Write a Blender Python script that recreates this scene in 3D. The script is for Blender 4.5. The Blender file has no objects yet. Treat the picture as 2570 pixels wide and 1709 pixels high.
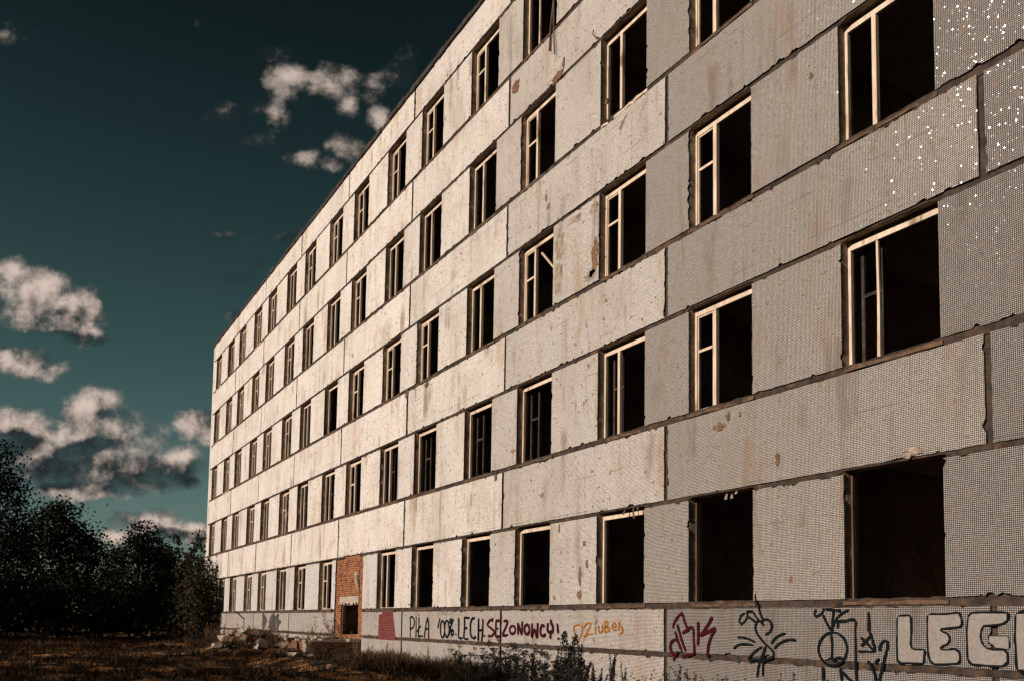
import bpy, math, random
from mathutils import Vector, Matrix, noise as mnoise
R = random.Random(11)
SC = bpy.context.scene
COL = SC.collection

# ------------------------------------------------------------------ helpers
class MB:
    """collects geometry and links it as one mesh object"""
    def __init__(self): self.v = []; self.f = []; self.m = []; self.mi = 0
    def face(self, pts):
        n = len(self.v); self.v += [tuple(p) for p in pts]
        self.f.append(tuple(range(n, n + len(pts)))); self.m.append(self.mi)
    def box(self, x0, x1, y0, y1, z0, z1, skip=''):
        n = len(self.v)
        self.v += [(x0,y0,z0),(x1,y0,z0),(x1,y1,z0),(x0,y1,z0),(x0,y0,z1),(x1,y0,z1),(x1,y1,z1),(x0,y1,z1)]
        F = {'f':(0,1,5,4),'b':(2,3,7,6),'l':(3,0,4,7),'r':(1,2,6,5),'t':(4,5,6,7),'d':(3,2,1,0)}
        for k, q in F.items():
            if k not in skip: self.f.append(tuple(n + i for i in q)); self.m.append(self.mi)
    def tube(self, pts, r0, r1=None, n=5):
        r1 = r0 if r1 is None else r1
        pts = [Vector(p) for p in pts]; base = len(self.v)
        for i, p in enumerate(pts):
            d = (pts[min(i+1, len(pts)-1)] - pts[max(i-1, 0)]).normalized()
            a = d.orthogonal().normalized(); b = d.cross(a)
            r = r0 + (r1 - r0) * i / max(1, len(pts) - 1)
            for k in range(n):
                t = 2*math.pi*k/n
                self.v.append(tuple(p + a*math.cos(t)*r + b*math.sin(t)*r))
        for i in range(len(pts)-1):
            for k in range(n):
                q = base + i*n
                self.f.append((q+k, q+(k+1)%n, q+n+(k+1)%n, q+n+k)); self.m.append(self.mi)
        self.f.append(tuple(base+k for k in reversed(range(n)))); self.m.append(self.mi)
        q = base + (len(pts)-1)*n
        self.f.append(tuple(q+k for k in range(n))); self.m.append(self.mi)
    def leaf(self, p, s, rng, droop=0.0):
        d = Vector((rng.gauss(0,1), rng.gauss(0,1), rng.gauss(0,1) - droop)).normalized()
        a = d.orthogonal().normalized()
        a = Matrix.Rotation(rng.uniform(0, 6.28), 3, d) @ a
        p = Vector(p)
        self.face([p, p + d*s*.5 + a*s*.32, p + d*s, p + d*s*.45 - a*s*.32])
    def build(self, name, mats, parent=None, smooth=False):
        me = bpy.data.meshes.new(name)
        me.from_pydata(self.v, [], self.f)
        for m in (mats if isinstance(mats, (list, tuple)) else [mats]): me.materials.append(m)
        if any(self.m): me.polygons.foreach_set('material_index', self.m)
        if smooth: me.polygons.foreach_set('use_smooth', [True]*len(self.f))
        me.update()
        o = bpy.data.objects.new(name, me); COL.objects.link(o)
        if parent: o.parent = parent
        return o

def tag(o, label=None, cat=None, group=None, kind=None):
    for k, v in (('label', label), ('category', cat), ('group', group), ('kind', kind)):
        if v: o[k] = v
    return o
def empty(name, loc, label, cat, group=None):
    o = bpy.data.objects.new(name, None); COL.objects.link(o)
    o.location = loc; o.empty_display_size = .2
    return tag(o, label, cat, group)
def dup(o, loc, rz=0, sc=1, label=None):
    c = o.copy(); COL.objects.link(c); c.location = loc; c.rotation_euler = (0, 0, rz); c.scale = (sc, sc, sc)
    if label: c['label'] = label
    for ch in o.children:
        d = ch.copy(); COL.objects.link(d); d.parent = c
    return c

# ------------------------------------------------------------------ node helpers
class NT:
    def __init__(self, name):
        self.mat = bpy.data.materials.new(name); self.mat.use_nodes = True
        self.t = self.mat.node_tree; self.t.nodes.clear()
        self.out = self.t.nodes.new('ShaderNodeOutputMaterial')
    def n(self, typ, **kw):
        nd = self.t.nodes.new(typ)
        for k, v in kw.items(): setattr(nd, k, v)
        return nd
    def link(self, a, b): self.t.links.new(a, b)
    def put(self, sock, v):
        if hasattr(v, 'is_output') or isinstance(v, bpy.types.NodeSocket): self.link(v, sock)
        else: sock.default_value = v
    def math(self, op, a, b=0.0, c=None, clamp=False):
        nd = self.n('ShaderNodeMath', operation=op, use_clamp=clamp)
        self.put(nd.inputs[0], a); self.put(nd.inputs[1], b)
        if c is not None: self.put(nd.inputs[2], c)
        return nd.outputs[0]
    def vmath(self, op, a, b=(0,0,0)):
        nd = self.n('ShaderNodeVectorMath', operation=op)
        self.put(nd.inputs[0], a); self.put(nd.inputs[1], b)
        return nd.outputs[1] if op in ('LENGTH', 'DOT_PRODUCT', 'DISTANCE') else nd.outputs[0]
    def comb(self, x, y, z=0.0):
        nd = self.n('ShaderNodeCombineXYZ')
        for i, v in enumerate((x, y, z)): self.put(nd.inputs[i], v)
        return nd.outputs[0]
    def sep(self, v):
        nd = self.n('ShaderNodeSeparateXYZ'); self.put(nd.inputs[0], v); return nd.outputs
    def noise(self, vec, scale=1.0, detail=3.0, rough=.5, color=False, dist=0.0):
        nd = self.n('ShaderNodeTexNoise'); self.put(nd.inputs['Vector'], vec)
        nd.inputs['Scale'].default_value = scale; nd.inputs['Detail'].default_value = detail
        nd.inputs['Roughness'].default_value = rough; nd.inputs['Distortion'].default_value = dist
        return nd.outputs['Color' if color else 'Fac']
    def ss(self, v, a, b, lo=0.0, hi=1.0):
        nd = self.n('ShaderNodeMapRange', interpolation_type='SMOOTHSTEP')
        self.put(nd.inputs[0], v); self.put(nd.inputs[1], a); self.put(nd.inputs[2], b)
        self.put(nd.inputs[3], lo); self.put(nd.inputs[4], hi)
        return nd.outputs[0]
    def mix(self, f, a, b, mode='MIX'):
        nd = self.n('ShaderNodeMix', data_type='RGBA', blend_type=mode)
        self.put(nd.inputs[0], f)
        for i, v in ((6, a), (7, b)):
            self.put(nd.inputs[i], v if hasattr(v, 'links') else (*v, 1.0))
        return nd.outputs[2]
    def pos(self): return self.n('ShaderNodeNewGeometry').outputs['Position']
    def bump(self, h, strength=.4, dist=.01):
        nd = self.n('ShaderNodeBump'); nd.inputs['Strength'].default_value = strength
        nd.inputs['Distance'].default_value = dist; self.put(nd.inputs['Height'], h); return nd.outputs[0]
    def surf(self, color, rough=.8, normal=None, spec=.3, metal=0.0):
        nd = self.n('ShaderNodeBsdfPrincipled')
        self.put(nd.inputs['Base Color'], color if hasattr(color, 'links') else (*color, 1.0))
        self.put(nd.inputs['Roughness'], rough); self.put(nd.inputs['Specular IOR Level'], spec)
        self.put(nd.inputs['Metallic'], metal)
        if normal is not None: self.link(normal, nd.inputs['Normal'])
        return nd.outputs[0]
    def done(self, s):
        self.link(s, self.out.inputs['Surface']); return self.mat

def rough_mat(name, c1, c2, scale=4.0, rough=.85, bump=.4, stretch=(1,1,1), c3=None, spec=.25, dist=.02):
    t = NT(name); p = t.vmath('MULTIPLY', t.pos(), stretch)
    a = t.noise(p, scale, 5, .6); b = t.noise(p, scale*4.3, 4, .65)
    f = t.ss(t.math('ADD', t.math('MULTIPLY', a, .65), t.math('MULTIPLY', b, .35)), .35, .65)
    c = t.mix(f, c1, c2)
    if c3: c = t.mix(t.ss(t.noise(p, scale*.55, 4, .6), .55, .7), c, c3)
    return t.done(t.surf(c, rough, t.bump(b, bump, dist), spec))

def tile_mat(name, gx, gz, base, grout, miss=.70, glint=0.0, dirt=.5, bump=.35):
    """small square mosaic tiles on a 25 mm grid, some fallen off, streaked by rain"""
    t = NT(name); P = t.pos(); s = t.sep(P)
    wob = t.sep(t.noise(P, 2.2, 2, .5, color=True))
    X = t.math('DIVIDE', t.math('ADD', s[0], t.math('MULTIPLY', wob[0], .02)), .025)
    Z = t.math('DIVIDE', t.math('ADD', s[2], t.math('MULTIPLY', wob[1], .03)), .025)
    def line(c, g):
        e = t.math('SUBTRACT', .5, t.math('ABSOLUTE', t.math('SUBTRACT', t.math('FRACT', c), .5)))
        return t.ss(e, g*.5 - .03, g*.5 + .05)
    mask = t.math('MULTIPLY', line(X, gx), line(Z, gz))
    cx, cz = t.math('FLOOR', X), t.math('FLOOR', Z)
    cell = t.comb(cx, cz, 0.0)
    wn = t.n('ShaderNodeTexWhiteNoise', noise_dimensions='3D'); t.link(cell, wn.inputs['Vector'])
    patch = t.noise(t.vmath('MULTIPLY', cell, (.025, .025, 0)), 1.7, 4, .62)
    patch = t.math('ADD', patch, t.math('MULTIPLY', t.math('SUBTRACT', wn.outputs['Value'], .5), .035))
    small = t.noise(t.vmath('MULTIPLY', cell, (.025, .025, 0)), 8.0, 3, .55)
    gone = t.math('MAXIMUM', t.math('MAXIMUM', t.math('GREATER_THAN', small, .655), t.math('GREATER_THAN', patch, miss)), t.math('GREATER_THAN', wn.outputs['Value'], .9975))
    # colours
    val = t.ss(wn.outputs['Value'], 0, 1, .82, 1.12)
    c = t.mix(1.0, base, t.comb(val, val, val), 'MULTIPLY')
    big = t.noise(P, .55, 4, .6); mid = t.noise(P, 7, 5, .7)
    c = t.mix(t.ss(big, .42, .68, 0, .35*dirt), c, (.42,.36,.30))
    st = t.noise(t.vmath('MULTIPLY', P, (2.6, 2.6, .33)), 1.0, 6, .66, dist=.3)
    c = t.mix(t.math('MULTIPLY', t.ss(st, .48, .70, 0, .9*dirt), t.ss(t.noise(P, .8, 3, .6), .44, .60, .12, 1.0), clamp=True), c, (.27,.21,.155))
    st2 = t.noise(t.vmath('MULTIPLY', P, (2.6, 2.6, .5)), 1.0, 4, .6)
    c = t.mix(t.math('MULTIPLY', t.ss(st2, .60, .74), t.ss(mid, .42, .6, 0, .6*dirt)), c, (.38,.22,.10))
    c = t.mix(t.ss(mid, .52, .75, 0, .45*dirt), c, (.30,.26,.22))
    grit = t.noise(P, 34, 4, .75)
    gv = t.ss(grit, .28, .72, .80, 1.16); c = t.mix(1.0, c, t.comb(gv, gv, gv), 'MULTIPLY')
    c = t.mix(t.ss(t.noise(P, 13, 3, .6), .66, .72, 0, .8*dirt), c, (.16,.12,.09))
    rust = t.noise(t.vmath('MULTIPLY', P, (1.4, 1.4, .42)), 1.0, 6, .68)
    c = t.mix(t.math('MULTIPLY', t.ss(rust, .53, .68), t.ss(grit, .35, .62, 0, .75*dirt)), c, (.40,.235,.115))
    # hairline joints between the sheets of mosaic
    def sheet(v, w, off): return t.math('LESS_THAN', t.math('ABSOLUTE', t.math('SUBTRACT', t.math('FRACT', t.math('ADD', t.math('DIVIDE', v, w), off)), .5)), .0045/w)
    hair = t.math('MAXIMUM', sheet(s[2], .72, .33), sheet(s[0], 1.5, .2))
    hair = t.math('MULTIPLY', hair, t.ss(t.noise(P, .9, 3, .5), .50, .58, 0, .75))
    c = t.mix(t.math('SUBTRACT', 1.0, mask), c, grout)
    c = t.mix(hair, c, (.10,.075,.055))
    mort = t.mix(mid, (.10,.055,.03), (.20,.15,.11))
    c = t.mix(gone, c, mort)
    h = t.math('ADD', t.math('MULTIPLY', mask, t.math('SUBTRACT', 1.0, gone)), t.math('MULTIPLY', mid, .5))
    sh = t.surf(c, .7, t.bump(h, bump, .005), .25)
    if glint:
        g = t.n('ShaderNodeBsdfGlossy'); g.inputs['Roughness'].default_value = .11
        nrm = t.n('ShaderNodeNewGeometry').outputs['Normal']
        j = t.vmath('MULTIPLY', t.vmath('SUBTRACT', wn.outputs['Color'], (.5,.5,.5)), (.30,.30,.30))
        t.link(t.vmath('NORMALIZE', t.vmath('ADD', t.vmath('ADD', nrm, (.16,0,-.17)), j)), g.inputs['Normal'])
        f = t.math('MULTIPLY', t.math('MULTIPLY', mask, t.math('SUBTRACT', 1.0, gone)), t.ss(wn.outputs['Value'], .70, .9, 0, glint))
        mx = t.n('ShaderNodeMixShader'); t.link(f, mx.inputs[0]); t.link(sh, mx.inputs[1]); t.link(g.outputs[0], mx.inputs[2])
        sh = mx.outputs[0]
    return t.done(sh)

def brick_mat(name, c1, c2, mortar, scale=1.0):
    t = NT(name); P = t.pos(); s = t.sep(P)
    wob = t.sep(t.noise(P, 9, 2, .5, color=True))
    v = t.comb(t.math('ADD', t.math('ADD', s[0], s[1]), t.math('MULTIPLY', wob[0], .02)), t.math('ADD', s[2], t.math('MULTIPLY', wob[1], .025)), 0.0)
    b = t.n('ShaderNodeTexBrick'); t.link(v, b.inputs['Vector'])
    b.inputs['Color1'].default_value = (*c1, 1); b.inputs['Color2'].default_value = (*c2, 1); b.inputs['Mortar'].default_value = (*mortar, 1)
    b.inputs['Scale'].default_value = 1.0; b.inputs['Mortar Size'].default_value = .012
    b.inputs['Brick Width'].default_value = .26; b.inputs['Row Height'].default_value = .078; b.inputs['Bias'].default_value = 0
    n = t.noise(P, 6, 5, .65)
    c = t.mix(t.ss(n, .45, .7, 0, .7), b.outputs['Color'], (.09,.05,.035))
    c = t.mix(t.ss(t.noise(P, 14, 4, .7), .6, .75, 0, .6), c, (.36,.17,.06))
    h = t.math('ADD', t.math('SUBTRACT', 1.0, b.outputs['Fac']), t.math('MULTIPLY', n, .8))
    return t.done(t.surf(c, .85, t.bump(h, .7, .015), .2))

def plain(name, c, rough=.8, spec=.2): 
    return rough_mat(name, tuple(x*.8 for x in c), tuple(x*1.15 for x in c), 5, rough, .2, spec=spec)

GR = (.045,.036,.03)
M = dict(
  tile_near = tile_mat('mosaic_tiles_dark_joints', .50, .50, (.42,.375,.32), (.032,.027,.024), .72, .035, .95, .45),  # near to far: brightness falloff painted into tile and joint tones by column
  tile_first = tile_mat('mosaic_tiles_dim_joints', .40, .42, (.47,.42,.36), GR, .705, .025, 1.15, .4),
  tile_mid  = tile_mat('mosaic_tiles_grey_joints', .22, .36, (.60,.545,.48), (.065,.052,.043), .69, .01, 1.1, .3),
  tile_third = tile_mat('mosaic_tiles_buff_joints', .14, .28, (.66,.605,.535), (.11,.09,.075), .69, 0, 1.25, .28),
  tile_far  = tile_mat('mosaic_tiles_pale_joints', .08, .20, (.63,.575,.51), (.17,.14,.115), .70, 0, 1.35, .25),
  tile_dull = tile_mat('mosaic_tiles_shaded', .10, .22, (.52,.485,.45), (.13,.11,.095), .715, 0, 1.0, .25),  # greyer tiles: thin foliage shade painted into the far ground-floor piers
  shadow_smear      = rough_mat('shadow_smear', (.020,.018,.017), (.06,.05,.045), 3, .95, .2, (1,1,.3), c3=(.14,.12,.11)),  # tree shadow on the far plinth, painted as dark smears
  plinth    = tile_mat('plinth_tiles', .26, .38, (.50,.45,.395), (.06,.05,.042), .69, .01, 1.0, .3),
  mortar    = rough_mat('joint_mortar', (.016,.012,.009), (.055,.036,.025), 5, .95, .8, c3=(.10,.052,.026)),
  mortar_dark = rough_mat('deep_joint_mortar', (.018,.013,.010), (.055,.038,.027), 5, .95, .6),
  tile_bed  = rough_mat('brown_tile_bed', (.075,.042,.024), (.19,.105,.055), 9, .95, .8),
  core      = rough_mat('reveal_plaster', (.20,.145,.10), (.42,.33,.25), 3, .95, .6, c3=(.11,.075,.05)),
  inside    = rough_mat('stained_interior_plaster', (.12,.085,.06), (.30,.20,.13), 1.6, .95, .4),
  floor     = rough_mat('dusty_concrete', (.14,.11,.085), (.26,.20,.15), 2, .95, .4),
  wood      = rough_mat('weathered_cream_paint', (.54,.42,.31), (.38,.28,.195), 9, .6, .45, (1,1,.22), c3=(.17,.105,.06), spec=.35, dist=.004),
  oldwood   = rough_mat('bare_brown_wood', (.05,.03,.018), (.11,.065,.036), 8, .75, .5, (1,1,.15), dist=.006),
  sill      = rough_mat('crumbling_sill', (.04,.026,.017), (.125,.072,.038), 6, .9, .9, c3=(.07,.042,.026)),
  roof      = rough_mat('bitumen_edge', (.012,.010,.009), (.05,.035,.028), 5, .9, .8),
  brick     = brick_mat('red_orange_brick', (.20,.062,.025), (.33,.125,.042), (.075,.045,.03)),
  brick_red = brick_mat('dark_red_brick', (.11,.020,.017), (.16,.034,.026), (.055,.018,.015)),
  brick_old = brick_mat('sooty_brick', (.13,.06,.03), (.18,.085,.04), (.06,.04,.028)),
  concrete  = rough_mat('broken_concrete', (.22,.175,.13), (.36,.30,.24), 6, .9, .7, c3=(.22,.16,.11)),
  scar      = rough_mat('bare_render_scar', (.15,.11,.08), (.30,.235,.175), 7, .95, .9, c3=(.11,.065,.035)),
  black     = plain('black_spray_paint', (.0045,.006,.0065), .8, .04),
  red       = plain('dark_red_spray_paint', (.032,.003,.006), .8, .04),
  orange    = plain('orange_spray_paint', (.25,.095,.015), .8, .04),
  silver    = rough_mat('silver_spray_paint', (.215,.185,.158), (.15,.128,.108), 30, .42, .5, spec=.5, dist=.004),
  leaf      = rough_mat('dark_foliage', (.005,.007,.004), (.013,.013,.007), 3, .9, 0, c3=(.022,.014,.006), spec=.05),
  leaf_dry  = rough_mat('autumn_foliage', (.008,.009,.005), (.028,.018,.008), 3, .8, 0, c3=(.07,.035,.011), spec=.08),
  bark      = rough_mat('bark', (.02,.015,.011), (.05,.038,.028), 8, .95, .6),
  dry       = rough_mat('dry_stalk', (.055,.034,.017), (.16,.09,.038), 12, .9, .2),
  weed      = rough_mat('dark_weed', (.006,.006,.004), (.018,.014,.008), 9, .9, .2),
  grass     = rough_mat('dead_grass', (.009,.007,.004), (.07,.033,.012), .8, .9, 0),
  cable     = plain('black_rubber', (.02,.018,.016), .6),
  rust      = rough_mat('rusty_iron', (.05,.025,.014), (.13,.06,.025), 20, .8, .4),
)
def ground_mat():
    t = NT('trodden_soil'); P = t.pos()
    a = t.noise(P, .5, 5, .6); b = t.noise(P, 5, 6, .7); s = t.noise(t.vmath('MULTIPLY', P, (.35, 1.6, 1)), 1.2, 5, .65)
    c = t.mix(t.ss(b, .35, .7), (.012,.009,.007), (.036,.022,.012))
    c = t.mix(t.ss(s, .43, .58), c, (.30,.14,.05))
    c = t.mix(t.ss(a, .5, .68, 0, .7), c, (.035,.030,.018))
    return t.done(t.surf(c, .95, t.bump(b, .9, .06), .1))
M['ground'] = ground_mat()

# ------------------------------------------------------------------ the block: levels and grid measured on the facade
ZP = .85
S = {1:1.74, 2:5.125, 3:8.52, 4:11.90, 5:15.26}
L = {k: v for k, v in zip(range(1, 6), (3.655, 7.09, 10.49, 13.905, 17.235))}
ROOF = 18.27
NC = 9                                   # panel columns: column j spans X from -6j to -6j+6 ... j = 0 starts at X 0
def colx(j): return -6.0*j               # left edge of column j
COLS = range(-0, 9)                      # j = 0 is the one that runs off the right edge of the photo
def openings(j): x = colx(j); return ((x+.60, x+2.14), (x+3.86, x+5.40))   # left, right opening
XL, XR = -48.4, 6.35

B = empty('abandoned_building', (0, .02, 0), 'long derelict five storey concrete panel block with empty windows and mosaic tile facing', 'building')
BL = Vector(B.location)
def part(name, mb, mats, parent=B, smooth=False):
    o = mb.build(name, mats, parent, smooth)
    if parent is B: o.location = -BL
    return o

def jag_edge(a, b, inward, rng, amp=.006, chip=.25, step=.035, depth=.05):
    """points from a to b (excluded) with small crumbled bites along the edge"""
    ax, az = a; bx, bz = b; ln = math.hypot(bx-ax, bz-az); n = max(3, int(ln/step))
    bites = []
    k = 0
    while rng.random() < chip*ln/(chip*ln+.35) and k < 16:
        bites.append((rng.uniform(.03, .97)*ln, rng.uniform(.02, .09), rng.uniform(.010, depth))); k += 1
    out = []
    ph = rng.uniform(0, 99)
    for i in range(n):
        t = i/n; d = t*ln
        o = amp*(.5 + mnoise.noise(Vector((d*6, ph, 0)))*.9 + rng.uniform(-.3, .3))
        for c, w, h in bites:
            if abs(d-c) < w: o = max(o, h*(1 if abs(d-c) < .7*w else .45)*rng.uniform(.55, 1.15))
        if i == 0: o *= .4
        out.append((ax+(bx-ax)*t + inward[0]*o, az+(bz-az)*t + inward[1]*o))
    return out
def panel(name, x0, x1, z0, z1, mat, seed, chips=(1,1,1,1), th=.042, yo=0.0):
    """facing slab: crumbled outline, front at y=yo, returns to y=th"""
    g = random.Random(seed)
    pts  = jag_edge((x0,z0), (x1,z0), (0,1), g, chip=.45*chips[0], depth=.055)
    pts += jag_edge((x1,z0), (x1,z1), (-1,0), g, chip=.35*chips[1])
    pts += jag_edge((x1,z1), (x0,z1), (0,-1), g, chip=.4*chips[2], depth=.045)
    pts += jag_edge((x0,z1), (x0,z0), (1,0), g, chip=.35*chips[3])
    mb = MB(); n = len(pts)
    tilt = g.uniform(-.004, .004)
    yy = lambda x, z: yo + tilt*((x-x0)/(x1-x0)-.5)
    mb.v = [(x, yy(x, z), z) for x, z in pts] + [(x, th, z) for x, z in pts]
    mb.f = [tuple(range(n))] + [((i+1) % n, i, n+i, n+(i+1) % n) for i in range(n)]
    mb.m = [0] + [1]*n
    return part(name, mb, [mat, M['mortar']])
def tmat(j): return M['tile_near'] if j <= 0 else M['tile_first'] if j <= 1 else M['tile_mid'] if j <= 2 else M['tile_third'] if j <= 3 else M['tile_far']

# facing slabs -----------------------------------------------------
HV, HH = .045, .035                      # half width of vertical and horizontal joints
GAP_BRICK = (-24.17, -21.42)
sd = 100
for j in COLS:
    x0, x1 = colx(j), colx(j)+6
    for k in range(1, 6):
        z0 = L[k] + .012; z1 = (S[k+1] - .068) if k < 5 else ROOF - .02
        sd += 1
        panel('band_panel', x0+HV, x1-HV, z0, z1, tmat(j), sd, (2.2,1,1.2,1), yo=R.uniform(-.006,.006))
        if k == 5: continue
    sd += 1
    px0, px1 = (x0+HV, x1-HV)
    if j == 5: px1 = x1 - .20                              # slab stops at the brick bay
    if j == 4: panel('plinth_panel', GAP_BRICK[1]+.03, px1, ZP+.045, S[1]-.068, M['plinth'], sd, (1,1,2,1))
    else:      panel('plinth_panel', px0, px1, ZP+.045, S[1]-.068, M['plinth'] if j > 1 else M['tile_near'], sd, (1,1,2,1))
    sd += 1
    if j == 4: panel('plinth_panel', GAP_BRICK[1]+.03, px1, -.3, ZP-.05, M['plinth'], sd, (0,1,1,1), yo=.004)
    else:      panel('plinth_panel', px0, px1, -.3, ZP-.05, M['plinth'] if j > 1 else M['tile_near'], sd, (0,1,1,1), yo=.004)
for k in range(1, 6):
    z0, z1 = S[k] + .042, L[k] - .072
    edges = []
    for j in reversed(COLS): edges += list(openings(j))
    # piers between the openings
    bounds = [(XL+.42, edges[0][0], 8)] + [(edges[i][1], edges[i+1][0], 8 - (i+1)//2) for i in range(len(edges)-1)] + [(edges[-1][1], XR-.05, 0)]
    for a, b, j in bounds:
        sd += 1
        if k == 1 and b > GAP_BRICK[0] and a < GAP_BRICK[1]:
            if a < GAP_BRICK[0] - .2: b = GAP_BRICK[0] - .02
            elif b > GAP_BRICK[1] + .2: a = GAP_BRICK[1] + .02
            else: continue
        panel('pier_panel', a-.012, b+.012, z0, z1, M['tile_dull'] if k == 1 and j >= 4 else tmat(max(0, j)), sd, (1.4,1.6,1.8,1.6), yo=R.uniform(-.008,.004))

# core behind the slabs, with the reveals --------------------------
def core(x0, x1, z0, z1):
    mb = MB(); mb.box(x0, x1, .043, .33, z0, z1); mb.m[0] = 1; return part('core_wall', mb, [M['core'], M['mortar_dark']])
bx0, bx1 = GAP_BRICK
for k in range(0, 6):
    z0 = L[k] if k else -.4; z1 = S[k+1] - .05 if k < 5 else ROOF - .05
    if k == 0:
        core(XL+.03, bx0, z0, z1); core(bx1, XR-.03, z0, z1)
    else: core(XL+.03, XR-.03, z0, z1)
for k in range(1, 6):
    edges = []
    for j in reversed(COLS): edges += list(openings(j))
    xs = [XL+.03] + [e for p in edges for e in p] + [XR-.03]
    for i in range(0, len(xs), 2):
        a, b = xs[i], xs[i+1]
        if k == 1 and b > bx0 and a < bx1:
            if a < bx0 - .2: b = bx0
            elif b > bx1 + .2: a = bx1
            else: continue
        mb = MB(); mb.box(a, b, .043, .33, S[k]-.05, L[k], skip='td'); mb.m[0] = 1; part('core_wall', mb, [M['core'], M['mortar_dark']])
# joint ledges: horizontal strips of mortar, wandering in width -----
def strip(xa, xb, zc, lo, hi, g, kind):
    """one continuous fillet of mortar with wandering edges, narrower where a window opens"""
    mb = MB(); x = xa; pts = []
    while x < xb:
        inop = any(p-.03 < x < q+.03 for j in COLS for p, q in openings(j))
        l_ = lo if not (inop and kind == 'L') else .014
        w = mnoise.noise(Vector((x*2.1, zc*9, 4)))
        pts.append((x, .024 + .014*mnoise.noise(Vector((x*1.3, zc, 9))) + g.uniform(-.004,.004), zc - l_*(1 + .25*w) , zc + hi*(1 + .25*g.uniform(-1,1))))
        x += g.uniform(.05, .22)
    for i in range(len(pts)-1):
        p, q = pts[i], pts[i+1]
        mb.face([(p[0],p[1],p[2]),(q[0],q[1],q[2]),(q[0],q[1],q[3]),(p[0],p[1],p[3])])
        mb.face([(p[0],.0425,p[2]),(q[0],.0425,q[2]),(q[0],q[1],q[2]),(p[0],p[1],p[2])])
        mb.face([(p[0],p[1],p[3]),(q[0],q[1],q[3]),(q[0],.0425,q[3]),(p[0],.0425,p[3])])
    part('joint_strip', mb, M['mortar'])
for z, lo, hi, kd in [(ZP, .05, .05, 'P')] + [(S[k], .075, .052, 'S') for k in S] + [(L[k], .085, .016, 'L') for k in L]:
    g = random.Random(int(z*100))
    if z < 1.8: strip(XL+.36, bx0-.2, z, lo, hi, g, kd); strip(bx1+.06, XR-.05, z, lo, hi, g, kd)
    else: strip(XL+.36, XR-.05, z, lo, hi, g, kd)

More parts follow.
